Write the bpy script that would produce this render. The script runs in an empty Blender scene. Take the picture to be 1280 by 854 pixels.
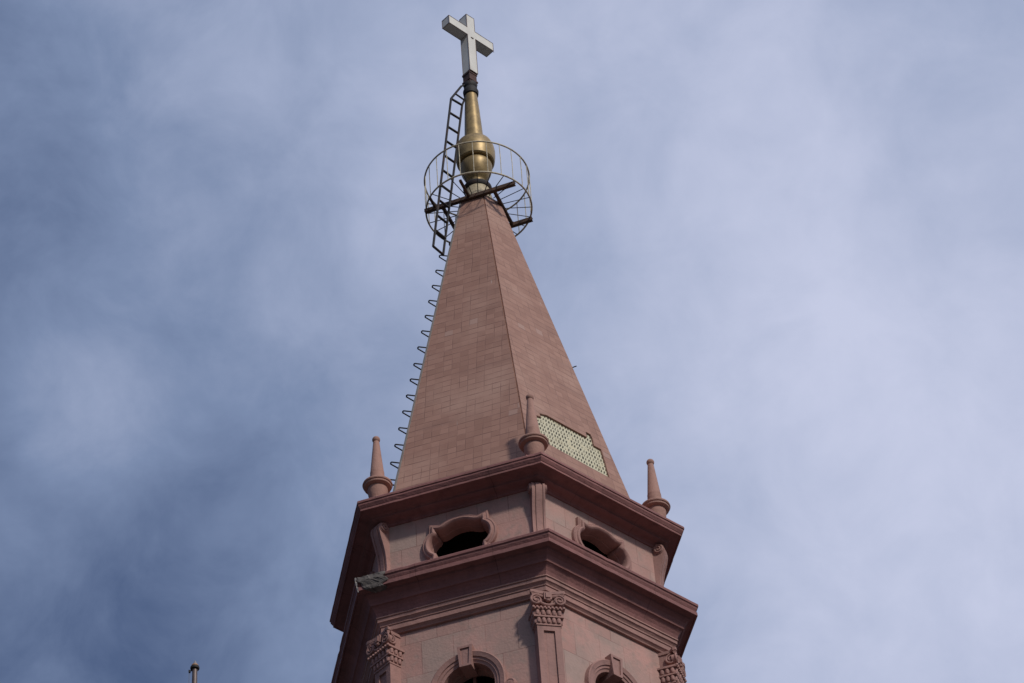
import bpy, bmesh, math, random
from mathutils import Vector, Matrix
from mathutils.geometry import tessellate_polygon
random.seed(7)
R_ = math.radians
scene = bpy.context.scene
COL = scene.collection

# ------------------------------------------------------------------ camera
PITCH, YAW, ROLL = R_(43.0810), R_(-0.65185), R_(-4.44979)
fw = Vector((-math.sin(YAW)*math.cos(PITCH), math.cos(YAW)*math.cos(PITCH), math.sin(PITCH)))
rt = Vector((math.cos(YAW), math.sin(YAW), 0.0)); up = rt.cross(fw)
r2 = rt*math.cos(ROLL) + up*math.sin(ROLL); u2 = -rt*math.sin(ROLL) + up*math.cos(ROLL)
cam_d = bpy.data.cameras.new('camera'); cam = bpy.data.objects.new('camera', cam_d); COL.objects.link(cam)
m = Matrix((r2, u2, -fw)).transposed().to_4x4(); m.translation = Vector((0, -39.3952, 0)); cam.matrix_world = m
cam_d.sensor_width = 36.0; cam_d.lens = 3572.33*36/1280; cam_d.clip_end = 5000; cam_d.clip_start = 0.1
scene.camera = cam

# ------------------------------------------------------------------ light
SUN_AZ, SUN_EL = 35.0, 38.0        # degrees: to the right of the line tower -> camera, and above the horizon
to_sun = Vector((math.sin(R_(SUN_AZ))*math.cos(R_(SUN_EL)), -math.cos(R_(SUN_AZ))*math.cos(R_(SUN_EL)), math.sin(R_(SUN_EL))))
sd = bpy.data.lights.new('sun', 'SUN'); sd.energy = 2.0; sd.angle = R_(4.5); sd.color = (1.0, 0.93, 0.84)
sun = bpy.data.objects.new('sun', sd); COL.objects.link(sun); sun.location = (20, -30, 60)
sun.rotation_euler = to_sun.to_track_quat('Z', 'Y').to_euler()

world = bpy.data.worlds.new('World'); scene.world = world; world.use_nodes = True
def build_world():
    nt = world.node_tree; N = nt.nodes; L = nt.links; N.clear()
    out = N.new('ShaderNodeOutputWorld'); bg = N.new('ShaderNodeBackground'); bg.inputs['Strength'].default_value = 0.1
    L.new(bg.outputs[0], out.inputs[0])
    sky = N.new('ShaderNodeTexSky'); sky.sky_type = 'NISHITA'; sky.sun_disc = False
    sky.sun_elevation = R_(SUN_EL); sky.sun_rotation = math.atan2(to_sun.x, to_sun.y)
    sky.air_density = 1.2; sky.dust_density = 1.5
    tc = N.new('ShaderNodeTexCoord'); D = tc.outputs['Generated']
    def math_(op, a, b=None, clamp=False):
        n = N.new('ShaderNodeMath'); n.operation = op; n.use_clamp = clamp
        for i, v in enumerate((a, b)):
            if v is None: continue
            if isinstance(v, (int, float)): n.inputs[i].default_value = v
            else: L.new(v, n.inputs[i])
        return n.outputs[0]
    sep = N.new('ShaderNodeSeparateXYZ'); L.new(D, sep.inputs[0])
    def noise(scale, detail, rough, dist, rot, stretch, seed):
        mp = N.new('ShaderNodeMapping'); L.new(D, mp.inputs[0])
        mp.inputs['Rotation'].default_value = (0, 0, R_(rot)); mp.inputs['Scale'].default_value = (1, stretch, 1); mp.inputs['Location'].default_value = (seed, seed*.37, seed*.11)
        n = N.new('ShaderNodeTexNoise'); L.new(mp.outputs[0], n.inputs['Vector'])
        n.inputs['Scale'].default_value = scale; n.inputs['Detail'].default_value = detail; n.inputs['Roughness'].default_value = rough; n.inputs['Distortion'].default_value = dist
        return n.outputs['Fac']
    nb = noise(8.5, 5.0, .50, .25, 0, 1.0, 3.7)
    nf = noise(25.0, 7.0, .58, .30, 0, 1.0, 8.1)
    # thicker, brighter cloud towards the sun's side, thinner to the left
    side = math_('ADD', math_('MULTIPLY', sep.outputs['X'], 1.97), 0.60)
    side = math_('MINIMUM', side, .84)
    calm = N.new('ShaderNodeMapRange'); L.new(sep.outputs['X'], calm.inputs[0])
    for i, v in enumerate((-.12, .14, .80, .58)): calm.inputs[i+1].default_value = v
    tex = math_('ADD', math_('MULTIPLY', math_('SUBTRACT', nb, .5), .72), math_('MULTIPLY', math_('SUBTRACT', nf, .5), .60))
    val = math_('ADD', side, math_('MULTIPLY', tex, calm.outputs[0]))
    far = N.new('ShaderNodeMapRange'); far.interpolation_type = 'SMOOTHSTEP'; L.new(sep.outputs['X'], far.inputs[0])  # unseen sky further left brightened, added fill for the tower's left faces
    for i, v in enumerate((-.22, -.60, .0, .75)): far.inputs[i+1].default_value = v
    val = math_('ADD', val, far.outputs[0])
    # single denser and thinner patches of the deck: direction, amount, angular radius
    for dx, dy, dz, amt, rad in ((-0.1461, 0.6373, 0.7567, -0.09, 0.0336),
                                (-0.1446, 0.7254, 0.6730, 0.05, 0.0340),
                                (0.1084, 0.7295, 0.6753, 0.01, 0.0924),
                                (-0.0821, 0.6559, 0.7504, 0.09, 0.0308),
                                (-0.0352, 0.6889, 0.7240, 0.09, 0.0336),
                                (0.0029, 0.6708, 0.7416, 0.05, 0.0308),
                                (-0.0556, 0.7512, 0.6577, -0.08, 0.0364),
                                (-0.1067, 0.7602, 0.6408, -0.05, 0.0392),
                                (0.0853, 0.6828, 0.7256, 0.05, 0.0448),
                                (-0.1485, 0.6840, 0.7142, -0.12, 0.0308),
                                (-0.1257, 0.7854, 0.6060, -0.25, 0.0644),
                                (-0.1394, 0.7281, 0.6711, 0.12, 0.0308),
                                (-0.0467, 0.6634, 0.7468, 0.08, 0.0560),
                                (0.0293, 0.6574, 0.7530, 0.06, 0.0336),
                                (0.0472, 0.6744, 0.7368, -0.05, 0.0280),
                                (0.1639, 0.6516, 0.7407, -0.20, 0.0476),
                                (0.0216, 0.7100, 0.7038, -0.06, 0.0308),
                                (0.1510, 0.7103, 0.6875, 0.05, 0.0700)):
        dp = N.new('ShaderNodeVectorMath'); dp.operation = 'DISTANCE'; L.new(D, dp.inputs[0]); dp.inputs[1].default_value = (dx, dy, dz)
        q = math_('DIVIDE', dp.outputs['Value'], rad)
        val = math_('ADD', val, math_('MULTIPLY', math_('POWER', 2.718, math_('MULTIPLY', math_('MULTIPLY', q, q), -1.0)), amt))
    ramp = N.new('ShaderNodeValToRGB'); L.new(val, ramp.inputs[0])
    cr = ramp.color_ramp; cr.interpolation = 'LINEAR'
    cols = [(0.0, (.074, .112, .222)), (.33, (.206, .268, .425)), (.62, (.375, .434, .610)), (.95, (.595, .632, .812))]
    cr.elements[0].position = 0; cr.elements[0].color = (*cols[0][1], 1); cr.elements[1].position = .95; cr.elements[1].color = (*cols[-1][1], 1)
    for p, c in cols[1:-1]:
        e = cr.elements.new(p); e.color = (*c, 1)
    sc = N.new('ShaderNodeVectorMath'); sc.operation = 'SCALE'; L.new(ramp.outputs[0], sc.inputs[0]); sc.inputs['Scale'].default_value = 10.0
    mix = N.new('ShaderNodeMix'); mix.data_type = 'RGBA'
    mix.inputs['Factor'].default_value = 0.93
    L.new(sky.outputs[0], mix.inputs['A']); L.new(sc.outputs[0], mix.inputs['B'])
    # unseen low sky dimmed on purpose, to darken cornice undersides and window reveals
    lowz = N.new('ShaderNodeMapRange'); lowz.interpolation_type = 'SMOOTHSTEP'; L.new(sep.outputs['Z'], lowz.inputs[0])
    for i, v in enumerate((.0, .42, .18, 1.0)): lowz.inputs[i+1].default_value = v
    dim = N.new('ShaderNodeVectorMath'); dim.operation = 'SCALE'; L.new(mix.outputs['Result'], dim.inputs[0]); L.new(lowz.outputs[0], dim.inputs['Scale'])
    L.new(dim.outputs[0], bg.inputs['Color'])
build_world()
scene.view_settings.view_transform = 'Standard'; scene.view_settings.look = 'None'
scene.view_settings.exposure = 0.0; scene.view_settings.gamma = 1.0; scene.view_settings.use_curve_mapping = False

# ------------------------------------------------------------------ materials
def new_mat(name):
    mt = bpy.data.materials.new(name); mt.use_nodes = True
    nt = mt.node_tree; return mt, nt, nt.nodes['Principled BSDF']
def nd(nt, t, **kw):
    n = nt.nodes.new(t)
    for k, v in kw.items(): setattr(n, k, v)
    return n
def mixrgb(nt, a, b, fac, mode='MIX'):
    n = nd(nt, 'ShaderNodeMix', data_type='RGBA', blend_type=mode)
    for s, v in (('A', a), ('B', b)):
        if isinstance(v, tuple): n.inputs[s].default_value = (*v, 1)
        else: nt.links.new(v, n.inputs[s])
    if isinstance(fac, (int, float)): n.inputs['Factor'].default_value = fac
    else: nt.links.new(fac, n.inputs['Factor'])
    return n.outputs['Result']
def noise_fac(nt, scale, detail=4, lo=.35, hi=.65, coord='Object', stretch=(1, 1, 1)):
    tc = nd(nt, 'ShaderNodeTexCoord'); mp = nd(nt, 'ShaderNodeMapping'); mp.inputs['Scale'].default_value = stretch
    nt.links.new(tc.outputs[coord], mp.inputs[0])
    n = nd(nt, 'ShaderNodeTexNoise'); nt.links.new(mp.outputs[0], n.inputs['Vector']); n.inputs['Scale'].default_value = scale; n.inputs['Detail'].default_value = detail
    mr = nd(nt, 'ShaderNodeMapRange'); nt.links.new(n.outputs['Fac'], mr.inputs[0]); mr.inputs[1].default_value = lo; mr.inputs[2].default_value = hi
    return mr.outputs[0]
def brick(nt, w, h, offset, mortar, c1, c2, cm, smooth=.1, waver=0):
    tc = nd(nt, 'ShaderNodeTexCoord'); b = nd(nt, 'ShaderNodeTexBrick')
    if waver:
        nz = nd(nt, 'ShaderNodeTexNoise'); nt.links.new(tc.outputs['UV'], nz.inputs['Vector']); nz.inputs['Scale'].default_value = 2.6; nz.inputs['Detail'].default_value = 3
        sb = nd(nt, 'ShaderNodeVectorMath', operation='SUBTRACT'); nt.links.new(nz.outputs['Color'], sb.inputs[0]); sb.inputs[1].default_value = (.5, .5, .5)
        ml = nd(nt, 'ShaderNodeVectorMath', operation='SCALE'); nt.links.new(sb.outputs[0], ml.inputs[0]); ml.inputs['Scale'].default_value = waver
        ad = nd(nt, 'ShaderNodeVectorMath', operation='ADD'); nt.links.new(tc.outputs['UV'], ad.inputs[0]); nt.links.new(ml.outputs[0], ad.inputs[1]); nt.links.new(ad.outputs[0], b.inputs['Vector'])
    else: nt.links.new(tc.outputs['UV'], b.inputs['Vector'])
    b.offset = offset; b.squash = 1.0
    b.inputs['Scale'].default_value = 1.0; b.inputs['Brick Width'].default_value = w; b.inputs['Row Height'].default_value = h
    b.inputs['Mortar Size'].default_value = mortar; b.inputs['Mortar Smooth'].default_value = smooth; b.inputs['Bias'].default_value = 0
    b.inputs['Color1'].default_value = (*c1, 1); b.inputs['Color2'].default_value = (*c2, 1); b.inputs['Mortar'].default_value = (*cm, 1)
    return b
def bump(nt, bsdf, h, strength=.4, dist=.02):
    b = nd(nt, 'ShaderNodeBump'); b.inputs['Strength'].default_value = strength; b.inputs['Distance'].default_value = dist
    nt.links.new(h, b.inputs['Height']); nt.links.new(b.outputs[0], bsdf.inputs['Normal'])

def stone(name, c1, c2, cm, w, h, offset=.5, mortar=.006, stain=(.10, .06, .055), stain_amt=.35):
    mt, nt, bs = new_mat(name)
    b = brick(nt, w, h, offset, mortar, c1, c2, cm)
    c = mixrgb(nt, b.outputs['Color'], tuple(min(1, x*1.22) for x in c1), noise_fac(nt, 1.3, 5, .45, .7))
    c = mixrgb(nt, c, tuple(x*.84 for x in c2), noise_fac(nt, 7, 6, .5, .8))
    f = noise_fac(nt, 2.2, 7, .55, .8, 'Object', (1.6, 1.6, .45))
    fm = nd(nt, 'ShaderNodeMath', operation='MULTIPLY'); nt.links.new(f, fm.inputs[0]); fm.inputs[1].default_value = stain_amt
    c = mixrgb(nt, c, stain, fm.outputs[0])
    nt.links.new(c, bs.inputs['Base Color']); bs.inputs['Roughness'].default_value = .82
    bump(nt, bs, noise_fac(nt, 22, 6, .2, .8), .35, .012)
    return mt
def plain(name, c, rough=.5, metal=0.0, var=.25, scale=8, rust=None, rust_amt=.5):
    mt, nt, bs = new_mat(name)
    col = mixrgb(nt, c, tuple(x*(1-var) for x in c), noise_fac(nt, scale, 5, .35, .7))
    if rust:
        f = noise_fac(nt, 14 if metal else 4, 5, .52, .68); fm = nd(nt, 'ShaderNodeMath', operation='MULTIPLY'); nt.links.new(f, fm.inputs[0]); fm.inputs[1].default_value = rust_amt
        col = mixrgb(nt, col, rust, fm.outputs[0])
    nt.links.new(col, bs.inputs['Base Color']); bs.inputs['Roughness'].default_value = rough; bs.inputs['Metallic'].default_value = metal
    bump(nt, bs, noise_fac(nt, 16, 3, .2, .8), .10, .004)
    return mt

M = {}
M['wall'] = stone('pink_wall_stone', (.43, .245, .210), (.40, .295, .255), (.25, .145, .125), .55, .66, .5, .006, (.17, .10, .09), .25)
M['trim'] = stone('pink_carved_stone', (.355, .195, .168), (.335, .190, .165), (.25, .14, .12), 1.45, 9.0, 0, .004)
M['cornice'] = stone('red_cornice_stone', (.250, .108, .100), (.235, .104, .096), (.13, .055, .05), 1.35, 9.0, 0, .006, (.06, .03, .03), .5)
M['pinnacle'] = stone('pinnacle_stone', (.385, .215, .17), (.35, .20, .16), (.2, .11, .09), 9.0, 9.0, 0, .004)
M['dark'] = plain('interior_shade_core', (.012, .011, .011), .9, var=.3)
M['joint'] = plain('dark_joint_mortar', (.07, .04, .035), .9)
M['mortar'] = plain('grey_mortar', (.22, .20, .19), .9)
M['concrete'] = plain('broken_grey_concrete', (.19, .168, .155), .95, var=.5, scale=7)
M['pale_chip'] = plain('pale_plaster_chip', (.42, .38, .35), .9, var=.3)
M['gold'] = plain('gold_paint', (.40, .285, .125), .45, .4, .35, 5, (.16, .11, .055), .5)
M['cream'] = plain('cream_paint', (.50, .42, .27), .6, .1, .3, 6, (.2, .14, .08), .5)
M['rail'] = plain('weathered_gold_rail', (.66, .59, .43), .6, .05, .3, 6, (.13, .09, .06), .4)
M['black'] = plain('black_iron', (.022, .019, .019), .7, 0, .4, 10, (.09, .04, .025), .5)
M['rust'] = plain('rusty_brown_steel', (.105, .062, .042), .75, .1, .4, 10, (.15, .07, .035), .6)
M['rustblock'] = plain('rust_red_block', (.11, .055, .045), .8, 0, .4, 14, (.05, .03, .03), .7)
M['white'] = plain('white_cross_paint', (.78, .77, .70), .5, 0, .14, 3.0, (.50, .42, .34), .18)
M['trimdark'] = plain('dark_edge_strip', (.19, .12, .10), .7, 0, .4, 12)
M['steel'] = plain('dull_steel_pole', (.17, .13, .12), .5, .4, .4, 12, (.12, .06, .04), .5)
M['paving'] = plain('stone_paving', (.07, .064, .06), .9, 0, .3, .6)
M['orange'] = plain('orange_worn_cap', (.42, .22, .10), .6, .1)
M['grey'] = plain('grey_cap', (.26, .27, .30), .5, .3)

def tile_mat():
    mt, nt, bs = new_mat('spire_clay_tiles'); L = nt.links
    def mth(op, *a):
        n = nd(nt, 'ShaderNodeMath', operation=op)
        for i, v in enumerate(a):
            if isinstance(v, (int, float)): n.inputs[i].default_value = v
            else: L.new(v, n.inputs[i])
        return n.outputs[0]
    tc = nd(nt, 'ShaderNodeTexCoord')
    nz = nd(nt, 'ShaderNodeTexNoise'); L.new(tc.outputs['UV'], nz.inputs['Vector']); nz.inputs['Scale'].default_value = 2.2; nz.inputs['Detail'].default_value = 4
    sb = nd(nt, 'ShaderNodeVectorMath', operation='SUBTRACT'); L.new(nz.outputs['Color'], sb.inputs[0]); sb.inputs[1].default_value = (.5, .5, .5)
    ml = nd(nt, 'ShaderNodeVectorMath', operation='SCALE'); L.new(sb.outputs[0], ml.inputs[0]); ml.inputs['Scale'].default_value = .038
    ad = nd(nt, 'ShaderNodeVectorMath', operation='ADD'); L.new(tc.outputs['UV'], ad.inputs[0]); L.new(ml.outputs[0], ad.inputs[1])
    sp_ = nd(nt, 'ShaderNodeSeparateXYZ'); L.new(ad.outputs[0], sp_.inputs[0])
    TW, TH_ = .160, .155
    u = mth('DIVIDE', sp_.outputs['X'], TW); v = mth('DIVIDE', sp_.outputs['Y'], TH_)
    cell = nd(nt, 'ShaderNodeCombineXYZ'); L.new(mth('FLOOR', u), cell.inputs[0]); L.new(mth('FLOOR', v), cell.inputs[1])
    wn = nd(nt, 'ShaderNodeTexWhiteNoise', noise_dimensions='2D'); L.new(cell.outputs[0], wn.inputs['Vector'])
    def line(x, w):     # 1 on the joint, 0 on the tile
        e = mth('ABSOLUTE', mth('SUBTRACT', mth('FRACT', x), .5))
        mr = nd(nt, 'ShaderNodeMapRange'); L.new(e, mr.inputs[0]); mr.inputs[1].default_value = .5-w; mr.inputs[2].default_value = .5-w*.25
        return mr.outputs[0]
    rows = mth('MULTIPLY', line(v, .085), mth('ADD', .25, mth('MULTIPLY', noise_fac(nt, 4.2, 4, .40, .60, 'UV', (.7, 1.6, 1)), .75)))
    colm = mth('MULTIPLY', line(u, .060), mth('MULTIPLY', noise_fac(nt, 3.1, 4, .42, .66, 'UV', (1.6, .7, 1)), .95))
    joint = mth('MAXIMUM', rows, colm)
    c = mixrgb(nt, (.372, .208, .156), (.298, .160, .118), wn.outputs['Value'])
    c = mixrgb(nt, c, (.43, .265, .205), noise_fac(nt, .8, 5, .48, .75))
    c = mixrgb(nt, c, (.27, .135, .100), mth('MULTIPLY', noise_fac(nt, 2.0, 6, .50, .72, 'UV', (1, 1.3, 1)), .42))
    c = mixrgb(nt, c, (.24, .135, .105), mth('MULTIPLY', noise_fac(nt, 1.1, 6, .56, .72, 'UV', (.25, 2.2, 1)), .38))
    odd = mth('GREATER_THAN', wn.outputs['Value'], .985)
    c = mixrgb(nt, c, (.47, .32, .27), mth('MULTIPLY', odd, .5))
    c = mixrgb(nt, c, (.165, .085, .064), mth('MULTIPLY', joint, .85))
    # a few pale run-off streaks
    c = mixrgb(nt, c, (.50, .42, .38), mth('MULTIPLY', noise_fac(nt, 5.0, 2, .74, .80, 'UV', (2.4, .35, 1)), .6))
    L.new(c, bs.inputs['Base Color']); bs.inputs['Roughness'].default_value = .74
    h = mth('ADD', mth('SUBTRACT', 1.0, joint), mth('MULTIPLY', wn.outputs['Value'], .5))
    bump(nt, bs, h, .5, .006)
    return mt
M['tile'] = tile_mat()
def patch_mat():
    mt, nt, bs = new_mat('bare_patch_mortar')
    b = brick(nt, .068, .116, .5, .0205, (.03, .030, .02), (.08, .075, .05), (.58, .55, .40), .3)
    # the trowel strokes lean over
    tcs = nd(nt, 'ShaderNodeTexCoord'); sx = nd(nt, 'ShaderNodeSeparateXYZ'); nt.links.new(tcs.outputs['UV'], sx.inputs[0])
    nz = nd(nt, 'ShaderNodeTexNoise'); nt.links.new(tcs.outputs['UV'], nz.inputs['Vector']); nz.inputs['Scale'].default_value = 7; nz.inputs['Detail'].default_value = 3
    ml = nd(nt, 'ShaderNodeMath', operation='MULTIPLY_ADD'); nt.links.new(sx.outputs['Y'], ml.inputs[0]); ml.inputs[1].default_value = -.34; nt.links.new(sx.outputs['X'], ml.inputs[2])
    nj = nd(nt, 'ShaderNodeMath', operation='MULTIPLY_ADD'); nt.links.new(nz.outputs['Fac'], nj.inputs[0]); nj.inputs[1].default_value = .07; nt.links.new(ml.outputs[0], nj.inputs[2])
    cbn = nd(nt, 'ShaderNodeCombineXYZ'); nt.links.new(nj.outputs[0], cbn.inputs[0]); nt.links.new(sx.outputs['Y'], cbn.inputs[1])
    nt.links.new(cbn.outputs[0], b.inputs['Vector'])
    c = b.outputs['Color']
    c = mixrgb(nt, c, (.60, .55, .38), noise_fac(nt, 5, 4, .60, .66))
    b2 = brick(nt, .175, .175, 0, .008, (0, 0, 0), (0, 0, 0), (1, 1, 1), .2)
    c = mixrgb(nt, c, (.62, .575, .40), b2.outputs['Color'])
    c = mixrgb(nt, c, (.33, .27, .16), noise_fac(nt, 3, 6, .55, .85))
    nt.links.new(c, bs.inputs['Base Color']); bs.inputs['Roughness'].default_value = .9
    return mt
M['patch'] = patch_mat()

# ------------------------------------------------------------------ mesh helpers
def finish(name, bm, mats, parent=None, smooth=None, uv=True, hexuv=False):
    bmesh.ops.remove_doubles(bm, verts=bm.verts, dist=1e-5)
    if not isinstance(mats, (list, tuple)): mats = [mats]
    if uv:
        lay = bm.loops.layers.uv.verify()
        bm.normal_update()
        for f in bm.faces:
            n = f.normal
            t = Vector((-n.y, n.x, 0))
            t = t.normalized() if t.length > .02 else Vector((1, 0, 0))
            if hexuv:
                c = f.calc_center_median(); az = math.atan2(c.x, -c.y)-TH
                az = TH+(math.floor(az/(math.pi/3))+.5)*math.pi/3
                t = Vector((math.cos(az), math.sin(az), 0)); n = (n-t*n.dot(t)).normalized()
            u = n.cross(t)
            for l in f.loops: l[lay].uv = (l.vert.co.dot(t) + 50*.175, l.vert.co.dot(u))
    me = bpy.data.meshes.new(name); bm.to_mesh(me); bm.free()
    for mm in mats: me.materials.append(mm)
    if smooth is not None:
        me.polygons.foreach_set('use_smooth', [True]*len(me.polygons)); me.set_sharp_from_angle(angle=R_(smooth))
    o = bpy.data.objects.new(name, me); COL.objects.link(o)
    if parent: o.parent = parent
    return o
def thing(name, label, cat, loc=(0, 0, 0), group=None):
    o = bpy.data.objects.new(name, None); COL.objects.link(o); o.location = loc; o.empty_display_size = .3
    o['label'] = label; o['category'] = cat
    if group: o['group'] = group
    return o
def box(bm, x0, x1, y0, y1, z0, z1, mx=None, taper=None, mat=0):
    vs = []
    for z in (z0, z1):
        k = 1 if (taper is None or z == z0) else taper
        for x, y in ((x0, y0), (x1, y0), (x1, y1), (x0, y1)):
            cx, cy = (x0+x1)/2, (y0+y1)/2
            p = Vector((cx+(x-cx)*k, cy+(y-cy)*k, z)); vs.append(bm.verts.new(mx @ p if mx else p))
    for idx in ((3, 2, 1, 0), (4, 5, 6, 7), (0, 1, 5, 4), (1, 2, 6, 5), (2, 3, 7, 6), (3, 0, 4, 7)):
        f = bm.faces.new([vs[i] for i in idx]); f.material_index = mat
def prism(bm, pts, place, mat=0):
    # pts: closed outline; place(p, side) -> Vector for side 0 / 1
    a = [bm.verts.new(place(p, 0)) for p in pts]; b = [bm.verts.new(place(p, 1)) for p in pts]
    n = len(pts)
    bm.faces.new(a[::-1]).material_index = mat; bm.faces.new(b).material_index = mat
    for i in range(n): bm.faces.new((a[i], a[(i+1) % n], b[(i+1) % n], b[i])).material_index = mat
def lathe(bm, prof, seg=40, mx=None, mat=0, close=True):
    rings = []
    for r, z in prof:
        ring = []
        for i in range(seg):
            a = 2*math.pi*i/seg; p = Vector((r*math.cos(a), r*math.sin(a), z)); ring.append(bm.verts.new(mx @ p if mx else p))
        rings.append(ring)
    for A, B in zip(rings, rings[1:]):
        for i in range(seg):
            bm.faces.new((A[i], A[(i+1) % seg], B[(i+1) % seg], B[i])).material_index = mat
    if close:
        bm.faces.new(rings[0][::-1]).material_index = mat; bm.faces.new(rings[-1]).material_index = mat
def tube(bm, pts, r, seg=8, closed=False, mat=0):
    pts = [Vector(p) for p in pts]; n = len(pts); rings = []; prev = None
    for i, p in enumerate(pts):
        if closed: d = (pts[(i+1) % n]-pts[i-1]).normalized()
        elif i == 0: d = (pts[1]-p).normalized()
        elif i == n-1: d = (p-pts[i-1]).normalized()
        else: d = ((p-pts[i-1]).normalized()+(pts[i+1]-p).normalized()).normalized()
        if prev is None: a = d.orthogonal().normalized()
        else: a = (prev-d*prev.dot(d)).normalized()
        prev = a; b = d.cross(a)
        k = 1.0
        rr = r[i] if isinstance(r, (list, tuple)) else r
        rings.append([bm.verts.new(p+(a*math.cos(2*math.pi*j/seg)+b*math.sin(2*math.pi*j/seg))*rr) for j in range(seg)])
    rng = range(n) if closed else range(n-1)
    for i in rng:
        A, B = rings[i], rings[(i+1) % n]
        for j in range(seg): bm.faces.new((A[j], A[(j+1) % seg], B[(j+1) % seg], B[j])).material_index = mat
    if not closed:
        bm.faces.new(rings[0][::-1]).material_index = mat; bm.faces.new(rings[-1]).material_index = mat
def slab(bm, outer, holes, place, mat=0, side_mat=None):
    """flat polygon with holes, two skins joined; place(p, 0)=front skin, place(p, 1)=back skin; p carries .z=1 for hole points"""
    loops = [[Vector((x, y, 0)) for x, y in outer]] + [[Vector((x, y, 0)) for x, y in h] for h in holes]
    tris = tessellate_polygon(loops)
    flat = [(p, i > 0) for i, lp in enumerate(loops) for p in lp]
    F = [bm.verts.new(place(p.x, p.y, 0, h)) for p, h in flat]; B = [bm.verts.new(place(p.x, p.y, 1, h)) for p, h in flat]
    for t in tris:
        a, b, c = t
        pa, pb, pc = (flat[i][0] for i in t)
        if (pb-pa).cross(pc-pa).z < 0: b, c = c, b
        try:
            bm.faces.new((F[a], F[b], F[c])).material_index = mat; bm.faces.new((B[c], B[b], B[a])).material_index = mat
        except ValueError: pass
    k = 0
    for i, lp in enumerate(loops):
        n = len(lp)
        area = sum(lp[j].x*lp[(j+1) % n].y-lp[(j+1) % n].x*lp[j].y for j in range(n))
        rev = (area < 0) != (i > 0)
        for j in range(n):
            a, b = k+j, k+(j+1) % n
            q = (F[a], B[a], B[b], F[b])
            bm.faces.new(q[::-1] if rev else q).material_index = mat if side_mat is None else side_mat
        k += n

# ------------------------------------------------------------------ tower geometry (metres; z = 0 is the camera's eye level)
GROUND = -1.6
TH = R_(13.203)
C30 = math.cos(math.pi/6)
def az_dir(a): return Vector((math.sin(a), -math.cos(a), 0))
def az_tan(a): return Vector((math.cos(a), math.sin(a), 0))
def vertex(k, R, z): return az_dir(TH+k*math.pi/3)*R + Vector((0, 0, z))
def corner_mx(k):      # local x = right, y = outward, z = up ; origin on the axis
    a = TH+k*math.pi/3; return Matrix((az_tan(a), az_dir(a), Vector((0, 0, 1)))).transposed().to_4x4()
def face_mx(k):        # face between vertex k and k+1
    a = TH+(k+.5)*math.pi/3; return Matrix((az_tan(a), az_dir(a), Vector((0, 0, 1)))).transposed().to_4x4()
# note: (x=tangent, y=outward, z=up) is left-handed; normals are recomputed where these matrices are used
def hexloft(bm, prof, mat=0, close=False):
    rings = [[bm.verts.new(vertex(k, R, z)) for k in range(6)] for R, z in prof]
    for A, B in zip(rings, rings[1:]):
        for k in range(6): bm.faces.new((A[k], A[(k+1) % 6], B[(k+1) % 6], B[k])).material_index = mat
    if close:
        bm.faces.new(rings[0]).material_index = mat; bm.faces.new(rings[-1]).material_index = mat
def wornloft(bm, prof, seed, seg=26, amp=.0022):
    rn = random.Random(seed); rings = []
    n = 6*seg
    chips = {rn.randrange(n): rn.uniform(.004, .011) for _ in range(9)}
    run = [rn.uniform(-1, 1) for _ in range(n)]
    for j, (R, z) in enumerate(prof):
        ring = []
        for k in range(6):
            a, b = vertex(k, R, z), vertex(k+1, R, z)
            for i in range(seg):
                p = a.lerp(b, i/seg); o = Vector((p.x, p.y, 0)).normalized(); q = k*seg+i
                d = amp*(.6*run[q]+.6*rn.uniform(-1, 1))
                if 0 < j < 11 and q in chips: d -= chips[q]*(1 if j < 5 else .6)
                ring.append(bm.verts.new(p+o*d+Vector((0, 0, amp*.7*rn.uniform(-1, 1)))))
        rings.append(ring)
    for A, B in zip(rings, rings[1:]):
        for q in range(n): bm.faces.new((A[q], A[(q+1) % n], B[(q+1) % n], B[q]))
def fixn(bm): bmesh.ops.recalc_face_normals(bm, faces=bm.faces)

# ground
bm = bmesh.new()
s = 1500
vs = [bm.verts.new((x, y, GROUND)) for x, y in ((-s, -s), (s, -s), (s, s), (-s, s))]; bm.faces.new(vs)
g = finish('ground', bm, M['paving']); g['kind'] = 'structure'

tower = thing('church_tower', 'six sided pink stone church tower with a tall tiled spire, two cornices and corner pinnacles', 'tower', (0, 0, GROUND))
def part(name, bm, mats, smooth=None, parent=None, label=None, fix=True, hexuv=False):
    if fix: fixn(bm)
    bmesh.ops.translate(bm, verts=bm.verts, vec=(0, 0, 0))
    o = finish(name, bm, mats, None, smooth, hexuv=hexuv)
    p = parent or tower
    o.parent = p
    o.matrix_parent_inverse = (Matrix.Translation((0, 0, -GROUND)) if p is tower else Matrix.Identity(4))
    if label: o['label'] = label
    return o
def part_copy(o, parent, rot):
    c = o.copy(); COL.objects.link(c); c.parent = parent
    c.matrix_parent_inverse = o.matrix_parent_inverse.copy()
    c.rotation_euler = (0, 0, rot)
    return c
def around(o, skip=()):
    """the five other copies of a corner or face part, turned about the tower's axis, with their sub-parts"""
    res = [o]
    kids = list(o.children)
    for k in range(1, 6):
        c = part_copy(o, o.parent, k*math.pi/3)
        for ch in kids:
            d = ch.copy(); COL.objects.link(d); d.parent = c; d.matrix_parent_inverse = Matrix.Identity(4)
        res.append(c)
    return res

WR = 2.75; WA = WR*C30      # wall corner radius and apothem
# --- lower shaft, below the picture
bm = bmesh.new(); hexloft(bm, [(3.05, GROUND), (3.05, .2), (2.9, .3), (2.9, 24.2), (3.05, 24.3), (3.12, 24.55), (3.12, 24.75), (2.76, 24.85), (2.0, 24.85)], close=True)
part('tower_shaft', bm, M['wall'])

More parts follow.
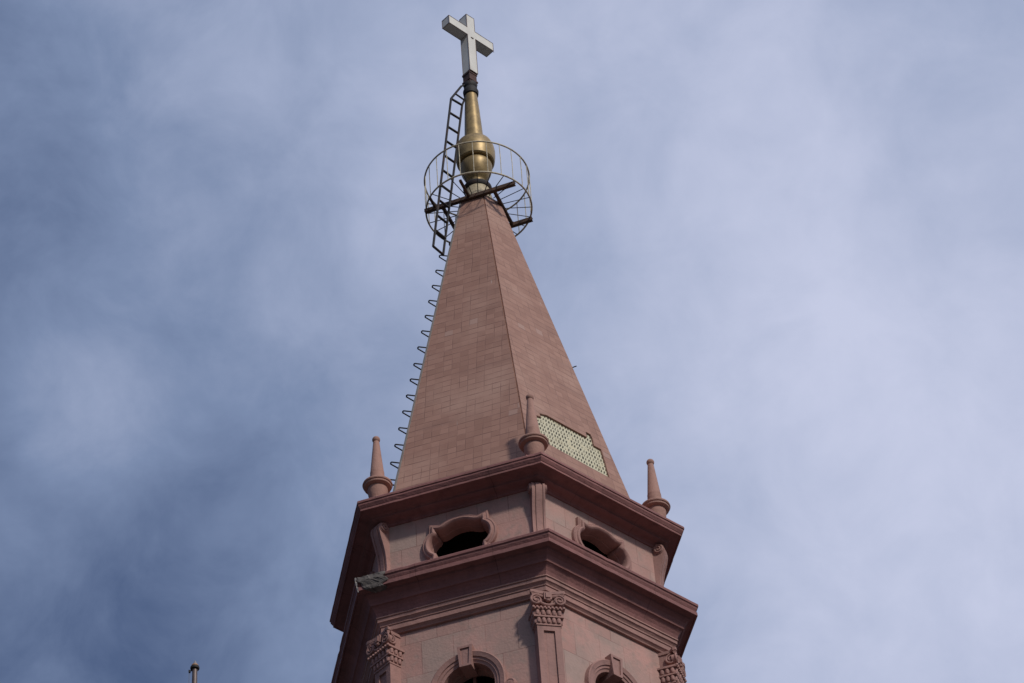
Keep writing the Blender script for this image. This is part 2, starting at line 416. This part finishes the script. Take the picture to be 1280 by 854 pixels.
# --- belfry wall with six arched openings
AZ, AR, SILL = 27.22, .45, 25.7
def arch_pts(r, z0, n=28):
    pts = [(r, z0)] + [(r*math.cos(math.pi*i/n), AZ+r*math.sin(math.pi*i/n)) for i in range(n+1)] + [(-r, z0)]
    return pts
def hexwall(name, R, z0, z1, hole, thick, mat):
    bm = bmesh.new(); ap = R*C30
    for k in range(6):
        mx = face_mx(k); hw = R/2
        def place(x, z, s, h):
            y = ap-thick*s
            return mx @ Vector((x if h else x*y/ap, y, z))
        slab(bm, [(-hw, z0), (hw, z0), (hw, z1), (-hw, z1)], [hole], place)
    return part(name, bm, mat)
hexwall('belfry_wall', WR, 24.86, 29.0, arch_pts(AR, SILL), .36, M['wall'])
# --- oval openings
def oval(k=1.0):
    half = []
    # right half, from bottom centre to top centre: barbed oval with a shallow peaked crown and round side lobes
    top = [(0, .365), (.055, .363), (.11, .355), (.17, .336), (.225, .308), (.28, .285), (.335, .275), (.38, .278), (.412, .290)]
    lobe = [(.412, .272), (.402, .236)] + [(.370+.165*math.cos(R_(a)), .205*math.sin(R_(a))) for a in range(72, -73, -8)] + [(.402, -.252), (.412, -.302)]
    right = top + lobe + [(x, -z-.045) for x, z in top[::-1]]
    left = [(-x, z) for x, z in right[::-1]][1:-1]
    return [(x, z+30.235) for x, z in right + left]
OV = oval()[::-1]
hexwall('attic_wall', 2.775, 29.5, 31.0, OV, .23, M['wall'])
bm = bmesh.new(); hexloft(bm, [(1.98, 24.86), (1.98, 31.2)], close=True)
part('interior_shade_core', bm, M['dark'])  # near-black core added inside, its colour standing in for shade behind the openings

# --- mouldings round an opening, by offsetting its outline
def offset_loop(pts, d, closed=True):
    n = len(pts); out = []
    for i, p in enumerate(pts):
        a = Vector(pts[i-1] if (closed or i > 0) else p); b = Vector(p); c = Vector(pts[(i+1) % n] if (closed or i < n-1) else p)
        e1 = (b-a); e2 = (c-b)
        if e1.length < 1e-6: e1 = e2
        if e2.length < 1e-6: e2 = e1
        e1 = e1.normalized(); e2 = e2.normalized()
        n1 = Vector((e1.y, -e1.x)); n2 = Vector((e2.y, -e2.x)); nn = (n1+n2)
        nn = nn.normalized() if nn.length > 1e-3 else n1
        k = 1/max(.62, nn.dot(n1))
        out.append(b+nn*d*k)
    return out
def moulding(bm, pts, layers, mx, ap, closed=True):
    rings = []
    for off, dep in layers:
        rings.append([bm.verts.new(mx @ Vector((q.x, ap+dep, q.y))) for q in offset_loop(pts, off, closed)])
    n = len(pts)
    for A, B in zip(rings, rings[1:]):
        for i in (range(n) if closed else range(n-1)):
            bm.faces.new((A[i], A[(i+1) % n], B[(i+1) % n], B[i]))
def area2(p): return sum(p[i][0]*p[(i+1) % len(p)][1]-p[(i+1) % len(p)][0]*p[i][1] for i in range(len(p)))
if area2(OV) < 0: OV = OV[::-1]
F0 = face_mx(0)
bm = bmesh.new()
moulding(bm, OV, [(-.015, -.24), (-.015, -.10), (-.004, -.09), (-.004, .065), (.012, .095), (.04, .110), (.062, .100), (.075, .075), (.085, .070), (.105, .075), (.125, .055), (.13, -.02)], F0, 2.775*C30)
ow = part('oval_window', bm, M['trim'], 35)
around(ow)
# dark inner lip makes the stepped reveal
bm = bmesh.new()
AP = arch_pts(AR, SILL)
if area2(AP) < 0: AP = AP[::-1]
moulding(bm, AP, [(-.004, -.15), (-.004, .035), (.045, .05), (.05, .065), (.095, .07), (.10, .09), (.15, .10), (.175, .11), (.195, .095), (.20, -.02)], F0, WA)
for sx in (-1, 1):      # scroll at the springing of the arch
    c = Vector((sx*.73, WA+.06, 27.03))
    lathe(bm, [(.095, -.06), (.095, .04), (.075, .055), (.03, .06)], 18, F0 @ Matrix.Translation(c) @ Matrix.Rotation(R_(-90), 4, 'X'))
    tube(bm, [F0 @ (c+Vector((sx*-.085*(1-t)*math.cos(9*t), .055, .085*(1-t)*math.sin(9*t)+.0))) for t in [i/24*.85 for i in range(25)]], .012, 6)
    box(bm, sx*.60-.10, sx*.60+.10, WA+.0, WA+.085, 26.80, 26.95, F0)
aw = part('arched_window', bm, M['trim'], 35)
bm = bmesh.new()
def wedge(bm, zt, zb, wt, wb, y0, y1):
    vs = [bm.verts.new(F0 @ Vector((sx*w/2, y, z))) for y in (y0, y1) for sx, w, z in ((-1, wb, zb), (1, wb, zb), (1, wt, zt), (-1, wt, zt))]
    for idx in ((0, 1, 2, 3), (4, 5, 6, 7), (0, 1, 5, 4), (1, 2, 6, 5), (2, 3, 7, 6), (3, 0, 4, 7)): bm.faces.new([vs[i] for i in idx])
wedge(bm, 27.96, 27.56, .262, .198, WA-.2, WA+.115)
for a in (-1, 1):     # raised rim round the keystone's panel
    vs = []
    for y in (WA+.1155, WA+.140):
        for (w, z) in ((.198, 27.56), (.262, 27.96)):
            for o_ in (0, .045):
                vs.append(bm.verts.new(F0 @ Vector((a*(w/2-o_), y, z))))
    for idx in ((0, 1, 3, 2), (4, 5, 7, 6), (0, 1, 5, 4), (2, 3, 7, 6), (0, 2, 6, 4), (1, 3, 7, 5)): bm.faces.new([vs[i] for i in idx])
box(bm, -.09, .09, WA+.1155, WA+.138, 27.92, 27.9605, F0); box(bm, -.062, .062, WA+.1155, WA+.138, 27.5595, 27.60, F0)
part('keystone', bm, M['trim'], None, aw)
bm = bmesh.new(); box(bm, -.025, .025, WA-.36, WA-.30, SILL, AZ+.44, F0); box(bm, -.45, .45, WA-.355, WA-.31, 27.19, 27.23, F0)
part('mullion', bm, M['trim'], None, aw)
around(aw)

# --- corner pilasters with carved capitals
K0 = corner_mx(0)
bm = bmesh.new()
PW, PF, PZ = .195, 2.86, 27.955
def pil_place(x, z, s, h): return K0 @ Vector((x, PF-(.60 if s else 0) if not h else PF-(.030 if s else 0), z))
# frame of the pilaster with its sunk panel
slab(bm, [(-PW, 24.9), (PW, 24.9), (PW, PZ), (-PW, PZ)], [[(-.092, 25.2), (-.092, 27.86), (.092, 27.86), (.092, 25.2)]], lambda x, z, s, h: K0 @ Vector((x, PF-.035*s, z)))
box(bm, -PW, PW, 2.3, PF-.0352, 24.9, PZ-.0004, K0)
box(bm, -.23, .23, 2.3, 2.90, 24.88, 25.1, K0)
pil = part('pilaster', bm, M['trim'])
bm = bmesh.new()
box(bm, -.205, .205, 2.3, 2.875, 27.955, 27.99, K0)
rnd_c = random.Random(3)
def bumps(z0, z1, hw, yf, n, ns, r0):
    r = r0
    box(bm, -hw, hw, 2.3, yf, z0, z1, K0)
    for i in range(n):
        x = -hw+(i+.5)*2*hw/n; r = r0*rnd_c.uniform(.86, 1.1)
        lathe(bm, [(.002, z0-.012), (r*.75, z0), (r, z0+.03), (r, z1-.02), (r*.8, z1)], 10, K0 @ Matrix.Translation((x, yf, 0)))
    for sx in (-1, 1):
        for i in range(ns):
            y = yf-(i+.5)*2*hw/n
            lathe(bm, [(.002, z0-.012), (r*.75, z0), (r, z0+.03), (r, z1-.02), (r*.8, z1)], 10, K0 @ Matrix.Translation((sx*hw, y, 0)))
bumps(28.00, 28.095, .205, 2.875, 5, 3, .036)
box(bm, -.245, .245, 2.3, 2.915, 28.095, 28.125, K0)
bumps(28.14, 28.235, .225, 2.895, 5, 3, .040)
box(bm, -.268, .268, 2.3, 2.938, 28.235, 28.272, K0)
for i in range(9):
    x = -.25+i*.0625
    lathe(bm, [(.003, 28.235), (.022, 28.245), (.026, 28.262), (.02, 28.28), (.003, 28.286)], 8, K0 @ Matrix.Translation((x, 2.938, 0)))
box(bm, -.20, .20, 2.3, 2.885, 28.272, 28.55, K0)
def volute(cx, cy, cz, axis, sgn, r=.098):
    if axis == 'y': rot = Matrix.Rotation(R_(-90), 4, 'X'); e = Vector((0, 1, 0)); h = Vector((1, 0, 0))
    else: rot = Matrix.Rotation(R_(90)*sgn, 4, 'Y'); e = Vector((sgn, 0, 0)); h = Vector((0, 1, 0))
    c = Vector((cx, cy, cz))
    lathe(bm, [(r*.92, -.05), (r*.92, .012), (r*.8, .02), (.01, .02)], 20, K0 @ Matrix.Translation(c) @ rot)
    pts = []
    for i in range(44):
        t = i/43; a = t*2*math.pi*1.9+math.pi*.5; q = r*(1-.85*t)
        pts.append(K0 @ (c+e*(.022+.012*t)+h*(-q*math.cos(a)*(1 if axis == 'y' and sgn > 0 else -1))+Vector((0, 0, q*math.sin(a)))))
    tube(bm, pts, [.020*(1-.5*i/43) for i in range(44)], 7)
for sx in (-1, 1):
    volute(sx*.19, 2.915, 28.415, 'y', sx)
    volute(sx*.212, 2.85, 28.415, 'x', sx)
    tube(bm, [K0 @ Vector((sx*(.27-.028*i), 2.93-.004*i, 28.52+.012*math.sin(i*.7))) for i in range(8)], .03, 8)
# garland between the volutes and the centre block
tube(bm, [K0 @ Vector((-.13+.026*i, 2.915, 28.33-.05*math.sin(math.pi*i/10)*0+.05*((i-5)/5)**2)) for i in range(11)], .026, 8)
box(bm, -.065, .065, 2.85, 2.955, 28.425, 28.575, K0); box(bm, -.038, .038, 2.95, 2.975, 28.45, 28.55, K0)
lathe(bm, [(.002, 28.38), (.035, 28.39), (.045, 28.42), (.02, 28.44)], 10, K0 @ Matrix.Translation((0, 2.935, 0)))
ab = [(-.20, 2.3), (.20, 2.3), (.225, 2.84), (.285, 2.90), (.285, 2.955), (.24, 2.965), (.12, 2.93), (0, 2.92), (-.12, 2.93), (-.24, 2.965), (-.285, 2.955), (-.285, 2.90), (-.225, 2.84)]
prism(bm, ab, lambda p, s: K0 @ Vector((p[0], p[1], 28.55+.055*s)))
part('capital', bm, M['trim'], 40, pil)
around(pil)

# --- lower cornice and architrave
LOW = [(2.68, 29.67), (3.365, 29.572), (3.373, 29.556), (3.371, 29.515), (3.348, 29.500), (3.342, 29.470), (3.325, 29.440), (3.308, 29.412), (3.338, 29.404), (3.340, 29.330),
       (3.315, 29.326), (3.295, 29.345), (3.20, 29.325), (3.185, 29.285), (3.165, 29.275), (3.12, 29.235), (3.085, 29.175), (3.075, 29.130), (3.045, 29.120), (3.00, 29.075), (2.965, 29.020), (2.945, 28.957), (2.80, 28.955)]
ARCH = [(2.80, 28.9545), (2.955, 28.950), (2.958, 28.925), (2.935, 28.915), (2.935, 28.855), (2.915, 28.845), (2.885, 28.810), (2.880, 28.785), (2.862, 28.780), (2.862, 28.690), (2.838, 28.675), (2.812, 28.650), (2.805, 28.632), (2.74, 28.630)]
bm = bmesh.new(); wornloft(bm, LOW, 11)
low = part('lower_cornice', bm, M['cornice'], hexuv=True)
bm = bmesh.new(); wornloft(bm, ARCH, 12, 26, .0016); part('architrave', bm, M['trim'], hexuv=True)
# grey mass showing where the facing has broken off one corner
bm = bmesh.new()
rnd = random.Random(4)
prof = [(3.371, 29.575), (3.374, 29.53), (3.376, 29.49), (3.362, 29.45), (3.345, 29.40), (3.345, 29.35), (3.33, 29.315), (3.26, 29.315), (3.18, 29.31), (3.10, 29.29), (3.05, 29.25)]
cols = 15
grid = []
for j, (R, z) in enumerate(prof):
    row = []
    w = .55 - .012*j + .06*math.sin(j*2.1) + rnd.uniform(-.05, .05); st = .022*j + rnd.uniform(-.012, .012)
    a0, b0 = vertex(-1, R, z), vertex(0, R, z)
    e = (b0-a0).normalized(); n = Vector((e.y, -e.x, 0))
    for i in range(cols):
        s_ = st+(w-st)*i/(cols-1)
        edge = 0 if i in (0, cols-1) or j in (len(prof)-1,) else 1
        row.append(bm.verts.new(a0+e*(s_+.02*rnd.uniform(-1, 1)*(1 if i else 0)) + n*(.006+edge*rnd.uniform(.004, .016)) + Vector((0, 0, edge*rnd.uniform(-.014, .004)))))
    grid.append(row)
for j in range(len(prof)-1):
    for i in range(cols-1): bm.faces.new((grid[j][i], grid[j][i+1], grid[j+1][i+1], grid[j+1][i]))
part('broken_corner', bm, M['concrete'], None, low, 'broken grey concrete corner of the cornice')
bm = bmesh.new()
a0 = vertex(-1, 3.378, 29.57)
dn = az_tan(TH-math.pi/3)
prev = None
for i in range(9):
    t = i/8
    c = vertex(-1, 3.385-.06*t**1.5, 29.575-.27*t)
    w = .018+.012*math.sin(i*2.3)
    ring = [bm.verts.new(c+Vector((0, 0, 0))+az_dir(TH-math.pi/3)*.012), bm.verts.new(c-dn*w), bm.verts.new(c+dn*w*1.2)]
    if prev:
        for q in range(3): bm.faces.new((prev[q], prev[(q+1) % 3], ring[(q+1) % 3], ring[q]))
    prev = ring
part('pale_chip', bm, M['pale_chip'], None, low, 'pale chipped edge beside the broken corner')

# --- scroll brackets on the attic corners
bm = bmesh.new()
BP = [(2.40, 30.955), (2.86, 30.955), (2.895, 30.925), (2.912, 30.86), (2.905, 30.77), (2.885, 30.67), (2.855, 30.57), (2.825, 30.47), (2.795, 30.34), (2.777, 30.20), (2.770, 30.05), (2.778, 29.90), (2.80, 29.74), (2.83, 29.60), (2.40, 29.60)]
prism(bm, BP, lambda p, s: K0 @ Vector((-.112+.224*s, p[0], p[1])))
for x0, x1, d in ((-.112, -.078, .016), (-.045, .045, .018), (.078, .112, .016)):
    prism(bm, [(y+(d if 2.41 < y else -.01), z+(.0 if z < 30.9 else -.004)) for y, z in BP], lambda p, s: K0 @ Vector((x0-.0006+(x1-x0+.0012)*s, p[0], p[1])))
for sx in (-1, 1):
    c = Vector((sx*.112, 2.822, 30.845))
    lathe(bm, [(.098, -.01), (.098, .012), (.08, .022), (.005, .022)], 22, K0 @ Matrix.Translation(c) @ Matrix.Rotation(R_(90)*sx, 4, 'Y'))
    pts = [K0 @ (c+Vector((sx*(.024+.012*t), -.09*(1-.8*t)*math.cos(11*t+1.2), .09*(1-.8*t)*math.sin(11*t+1.2)))) for t in [i/36 for i in range(37)]]
    tube(bm, pts, .016, 6)
br = part('scroll_bracket', bm, M['trim'], 35)
around(br)

# --- upper cornice
UPP = [(2.40, 31.40), (3.292, 31.288), (3.300, 31.270), (3.300, 31.236), (3.281, 31.228), (3.281, 31.192), (3.262, 31.165), (3.245, 31.140), (3.236, 31.135), (3.236, 31.095),
       (3.215, 31.090), (3.200, 31.105), (3.03, 31.080), (2.99, 31.055), (2.985, 31.020), (2.93, 31.000), (2.86, 30.985), (2.815, 30.960), (2.80, 30.920), (2.765, 30.915), (2.72, 30.90)]
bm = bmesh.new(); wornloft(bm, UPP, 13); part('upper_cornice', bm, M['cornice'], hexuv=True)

# --- corner pinnacles
PR = 2.838
bm = bmesh.new()
mxp = K0 @ Matrix.Translation((0, PR, 0))
prof = [(.125, 31.40), (.120, 31.43), (.128, 31.48), (.146, 31.55), (.164, 31.63), (.174, 31.71), (.176, 31.755), (.170, 31.785),
        (.218, 31.795), (.236, 31.805), (.241, 31.825), (.238, 31.838), (.256, 31.846), (.262, 31.865), (.254, 31.888), (.222, 31.898), (.203, 31.91), (.172, 31.918), (.160, 31.94),
        (.128, 31.95), (.1225, 32.15), (.1195, 32.154), (.118, 32.158), (.055, 32.84), (.050, 32.855)]
lathe(bm, prof, 40, mxp)
box(bm, -.20, .20, PR-.20, PR+.20, 31.29, 31.41, K0)
pn = part('pinnacle', bm, M['pinnacle'], 32)
bm = bmesh.new()
lathe(bm, [(.045, 32.842)]+[(.070*math.sin(R_(a)), 32.908-.070*math.cos(R_(a))) for a in range(45, 176, 10)], 24, mxp)
part('pinnacle_ball', bm, M['pinnacle'], 40, pn)
around(pn)

# --- spire
RS, ZS, RT, ZT = 2.60937, 31.3713, .47075, 40.41284
SH = math.hypot(ZT-ZS, (RS-RT)*C30)
bm = bmesh.new(); hexloft(bm, [(RS-.052, ZS-.05), (RT-.050, ZT-.01), (.2, ZT-.01)], close=True)
PATCH = [(-.76, 1.24), (.33, 1.195), (.80, 1.19), (.805, 1.42), (.82, 1.59), (.823, 1.995), (.66, 2.0), (.675, 2.20), (.66, 2.315), (.545, 2.32), (.535, 2.157), (-.01, 2.16), (-.43, 2.165), (-.62, 2.09), (-.60, 2.005), (-.74, 1.97)]
def spire_frame(k):
    a, b, c = vertex(k, RS, ZS), vertex(k+1, RS, ZS), vertex(k, RT, ZT)
    n = (b-a).cross(c-a).normalized(); t = (b-a).normalized(); u = n.cross(t)
    return n, t, u, (a+b)/2
for k in range(6):
    n, t, u, mid = spire_frame(k)
    gp = .017
    w0, w1 = RS/2-gp, RT/2-gp
    slab(bm, [(-w0, -.02), (w0, -.02), (w1, SH), (-w1, SH)], [PATCH] if k == 0 else [], lambda x, y, s, h: mid+t*x+u*y-n*(.040*s), 1)
sp = part('spire', bm, [M['joint'], M['tile']])
n, t, u, mid = spire_frame(0)
bm = bmesh.new()
q = offset_loop([(x, y) for x, y in PATCH], .03)
bm.faces.new([bm.verts.new(mid+t*p.x+u*p.y-n*.034) for p in q])
for f in bm.faces: f.normal_update()
pa = part('bare_patch', bm, M['patch'], None, sp, 'bare pale patch of spotted mortar where the tiles are missing', fix=False)
bm = bmesh.new()
tube(bm, [vertex(-1, RS-.010, ZS), vertex(-1, RT-.010, ZT)], .026, 6)
part('mortar_joint', bm, M['mortar'], None, sp)
bm = bmesh.new(); p_ = vertex(1, RS, ZS).lerp(vertex(1, RT, ZT), .473); tube(bm, [p_-az_dir(TH+math.pi/3)*.04, p_+az_dir(TH+math.pi/3)*.07+Vector((0, 0, .012))], .012, 6)
part('metal_pin', bm, M['black'], None, sp)
bm = bmesh.new(); hexloft(bm, [(RT-.02, ZT-.06), (RT+.012, ZT-.045), (RT+.015, ZT+.012), (RT-.03, ZT+.03), (.2, ZT+.03)], close=True)
part('spire_cap', bm, M['joint'], None, sp)

# ------------------------------------------------------------------ gilded finial
fin = thing('spire_finial', 'gilded ball finial with a tapering gold neck and black collar on top of the spire', 'finial', (0, 0, ZT+.03))
def fpart(name, prof, mat, seg=48, smooth=32):
    bm = bmesh.new(); lathe(bm, [(r, z-ZT-.03) for r, z in prof], seg)
    return finish(name, bm, mat, fin, smooth)
fpart('drum', [(.36, 40.442), (.345, 40.50), (.30, 40.66), (.262, 40.84), (.245, 40.97)], M['cream'])
fpart('base_ring', [(.18, 40.955), (.262, 40.965), (.285, 41.0), (.288, 41.045), (.26, 41.085), (.19, 41.095)], M['black'])
fpart('bowl', [(.165, 41.096), (.155, 41.15), (.158, 41.22), (.175, 41.26), (.205, 41.285), (.255, 41.38), (.298, 41.49), (.322, 41.60), (.326, 41.675), (.31, 41.725), (.28, 41.745)], M['gold'])
fpart('ball', [(.28, 41.746), (.355, 41.756), (.380, 41.785), (.388, 41.84), (.402, 41.95), (.405, 42.07), (.390, 42.19), (.350, 42.31), (.285, 42.385), (.225, 42.412), (.205, 42.42), (.20, 42.445), (.19, 42.45)], M['gold'])
fpart('neck', [(.196, 42.451), (.192, 42.50), (.172, 42.95), (.152, 43.37), (.132, 43.70), (.118, 43.93)], M['gold'])
fpart('collar', [(.13, 43.80), (.152, 43.82), (.160, 43.88), (.162, 43.92), (.15, 43.96), (.130, 43.99), (.122, 44.03), (.138, 44.06), (.142, 44.12), (.13, 44.16), (.10, 44.18)], M['black'], 32)
bm = bmesh.new(); PHI = .7766
mxc = Matrix((az_tan(PHI), az_dir(PHI), Vector((0, 0, 1)))).transposed().to_4x4()
z0 = ZT+.03
box(bm, -.10, .10, -.10, .10, 44.18-z0, 44.40-z0, mxc); box(bm, -.112, .112, -.112, .112, 44.40-z0, 44.452-z0, mxc); box(bm, -.118, .118, -.118, .118, 44.181-z0, 44.22-z0, mxc)
for sx in (-1, 1):
    for sy in (-1, 1): box(bm, sx*.085-.02, sx*.085+.02, sy*.085-.02, sy*.085+.02, 44.10-z0, 44.18-z0, mxc)
fixn(bm); finish('rust_block', bm, M['rustblock'], fin)

# ------------------------------------------------------------------ cross
cross = thing('cross', 'white box cross with dark edge strips on the very top of the spire', 'cross', (0, 0, 44.453))
bm = bmesh.new()
H, ARM, ZC, DZ, ZB, ZTP = .108, .618, 45.6716, .1182, 44.4558, 46.2068
out = [(-H, ZB), (H, ZB), (H, ZC-DZ), (ARM, ZC-DZ), (ARM, ZC+DZ), (H, ZC+DZ), (H, ZTP), (-H, ZTP), (-H, ZC+DZ), (-ARM, ZC+DZ), (-ARM, ZC-DZ), (-H, ZC-DZ)]
mxk = Matrix.Translation((.02, -.012, -44.453)) @ mxc
slab(bm, out, [], lambda x, z, s, h: mxk @ Vector((x, H-2*H*s, z)))
fixn(bm); finish('cross_body', bm, M['white'], cross)
bm = bmesh.new()
for y in (H, -H):
    for a, b in zip(out, out[1:]+out[:1]): tube(bm, [mxk @ Vector((a[0], y, a[1])), mxk @ Vector((b[0], y, b[1]))], .0065, 6)
for a in out: tube(bm, [mxk @ Vector((a[0], H, a[1])), mxk @ Vector((a[0], -H, a[1]))], .0065, 6)
fixn(bm); finish('edge_strip', bm, M['trimdark'], cross)
bm = bmesh.new(); box(bm, -H+.012, H-.012, -H+.012, H-.012, ZB-.006, ZB+.001, mxk); fixn(bm); finish('bottom_plate', bm, M['rustblock'], cross)
bm = bmesh.new(); tube(bm, [mxk @ Vector((ARM-.03, H, ZC-DZ)), mxk @ Vector((ARM-.01, H+.02, ZC-DZ-.07))], .006, 6)
fixn(bm); finish('loose_wire', bm, M['trimdark'], cross)
bm = bmesh.new(); tube(bm, [mxk @ Vector((-.02, H+.004, ZC-DZ-.03)), mxk @ Vector((.03, H+.012, ZC-DZ-.035)), mxk @ Vector((.05, H+.004, ZC-DZ-.02))], .010, 6)
fixn(bm); finish('bracket_hook', bm, M['trimdark'], cross)

# ------------------------------------------------------------------ round railing
ZU, ZL, RR = 41.3101, 40.4418, 1.045
rail = thing('round_railing', 'round gold painted railing on brown beams encircling the top of the spire', 'railing', (0, 0, ZL))
def ring_pts(r, z, n=72): return [(r*math.cos(2*math.pi*i/n), r*math.sin(2*math.pi*i/n), z) for i in range(n)]
bm = bmesh.new(); tube(bm, ring_pts(RR, ZU-ZL), .017, 8, True); finish('top_rail', bm, M['rail'], rail, 40)
bm = bmesh.new(); tube(bm, ring_pts(RR, 0), .018, 8, True); finish('bottom_rail', bm, M['rail'], rail, 40)
A0 = R_(-2.4)
bm = bmesh.new(); tube(bm, [(0, -RR, 0), (.004, -RR-.004, .45), (0, -RR, ZU-ZL)], .0085, 6); b0 = finish('baluster', bm, M['rail'], rail, 40)
bm = bmesh.new(); tube(bm, [(0, -RR, 0), (0, -.42, .012)], .009, 6); s0 = finish('spoke', bm, M['black'], rail, 40)
for k in range(24):
    for o in (b0, s0):
        c = o if k == 0 else o.copy()
        if k: COL.objects.link(c); c.parent = rail
        c.rotation_euler = (0, 0, A0+k*R_(15)+(0 if o is b0 else R_(3)))
td = Vector((1.788, -.592, 0)).normalized(); ndv = Vector((-td.y, td.x, 0))
def beam(name, s0_, s1_, off, w, h, along=True, z=-.05):
    bm = bmesh.new()
    d, p = (td, ndv) if along else (ndv, td)
    # channel section: web and two flanges
    mx = Matrix((d, p, Vector((0, 0, 1)))).transposed().to_4x4(); mx.translation = p*off + Vector((0, 0, z))
    box(bm, s0_, s1_, -w/2, -w/2+.012, 0, h, mx); box(bm, s0_+.001, s1_-.001, -w/2+.012, w/2, 0, .012, mx); box(bm, s0_+.001, s1_-.001, -w/2+.012, w/2, h-.012, h, mx)
    fixn(bm); return finish(name, bm, M['rust'], rail)
beam('beam', -.97, .93, -.452, .075, .082, True, -.10)
beam('beam', -.87, .90, .598, .075, .082, True, -.10)
beam('beam', -.44, .59, .478, .06, .06, False, -.078)
beam('beam', -.44, .59, -.605, .06, .06, False, -.078)
beam('strut', -.95, -.47, -.03, .05, .05, False, -.07)
beam('strut', -.74, -.44, -.745, .045, .045, False, -.07)

# ------------------------------------------------------------------ iron ladder
def ray_y(px, py, y): 
    d = fw + r2*((px-640)/3572.33) + u2*((427-py)/3572.33); o = Vector((0, -39.3952, 0)); return o + d*((y-o.y)/d.y)
LAD = {'R': [(-.7433, -.62, 38.66), (-.1936, -.05, 43.495), (-.103, 0.0, 43.83)], 'L': None}
LADL = [(-.920, -.865, 38.66), (-.410, -.2504, 43.495), (-.185, -.10, 44.02)]
lad = thing('iron_ladder', 'black iron ladder climbing past the round railing to the collar under the cross', 'ladder', (-.77, -.62, 38.68))
lo = Vector(lad.location)
for P_ in (LAD['R'], LADL):
    bm = bmesh.new()
    p = [Vector(q)-lo for q in P_]
    tube(bm, [p[0], p[0].lerp(p[1], .5), p[1]], .026, 6); tube(bm, [p[1], p[2]], .023, 6)
    finish('stile', bm, M['black'], lad, 40)
a, b = LAD['R'], LADL
def lerp3(P_, t):
    return Vector(P_[0]).lerp(Vector(P_[1]), t)
for i in range(11):
    t = i/10
    bm = bmesh.new(); tube(bm, [lerp3(a, t)-lo, lerp3(b, t)-lo], .025 if i != 1 else .034, 6); finish('rung', bm, M['black'], lad, 40)
bm = bmesh.new(); tube(bm, [Vector(a[1]).lerp(Vector(a[2]), .55)-lo, Vector(b[1]).lerp(Vector(b[2]), .40)-lo], .019, 6); finish('rung', bm, M['black'], lad, 40)
bm = bmesh.new(); tube(bm, [Vector(a[2])-lo, Vector((-.05, 0.0, 43.95))-lo], .02, 6); tube(bm, [Vector(b[2])-lo, Vector((-.08, -.05, 44.12))-lo], .02, 6); finish('top_hook', bm, M['black'], lad, 40)

# ------------------------------------------------------------------ step irons up the spire
n, t, u, mid = spire_frame(-2)
irons = thing('rung_ladder', 'row of bent iron rungs up the left edge of the tiled spire', 'ladder', tuple(vertex(-1, RS, ZS)))
lo = Vector(irons.location); ed = vertex(-1, RT, ZT)-vertex(-1, RS, ZS); e_ = ed.normalized()
bm = bmesh.new()
a_ = -t*.03-n*.03; c_ = -t*.20-n*.03
hz = Vector((n.x, n.y, 0)).normalized()
tip = hz*.165
tube(bm, [a_, -t*.03+tip*.92, -t*.05+tip*1.0, -t*.085+tip*.96, c_], .0145, 6)
rg = finish('rung', bm, M['black'], irons, 60)
zs_ = [38.66, 38.19, 37.72, 37.26, 36.81, 36.35, 35.88, 35.40, 34.96, 34.51, 34.07, 33.61, 33.16, 32.69, 32.24]
for i, z in enumerate(zs_):
    c = rg if i == 0 else rg.copy()
    if i: COL.objects.link(c); c.parent = irons
    c.location = e_*((z-ZS)/e_.z)

# ------------------------------------------------------------------ flagpole in front of the church, only its tip in view
fp = thing('flagpole', 'tip of a thin steel pole with a pointed grey cap rising at the lower left', 'flagpole', (-3.35, -15, GROUND))
H0 = 18.40-GROUND
def fl(name, prof, mat, seg=20):
    bm = bmesh.new(); lathe(bm, prof, seg); return finish(name, bm, mat, fp, 32)
fl('pole', [(.075, 0), (.072, 6), (.048, H0-3), (.028, H0-.1), (.028, H0-.022)], M['steel'])
fl('truck', [(.03, H0-.0215), (.047, H0-.015), (.05, H0+.0), (.046, H0+.015), (.033, H0+.018)], M['black'])
fl('finial_cap', [(.034, H0+.0185), (.034, H0+.035), (.028, H0+.045), (.015, H0+.075), (.003, H0+.10)], M['grey'])
fl('cap_band', [(.0345, H0+.0182), (.038, H0+.022), (.036, H0+.036), (.0345, H0+.037)], M['orange'])
bm = bmesh.new(); box(bm, -.066, -.046, -.012, .012, H0-.055, H0-.028); tube(bm, [(-.046, 0, H0-.035), (-.027, 0, H0-.035)], .006, 6); fixn(bm); finish('pulley', bm, M['black'], fp)
bm = bmesh.new(); tube(bm, [(-.060, 0, H0-.055), (-.066, 0, H0-4), (-.085, 0, 1.3)], .003, 5); finish('halyard', bm, M['grey'], fp)
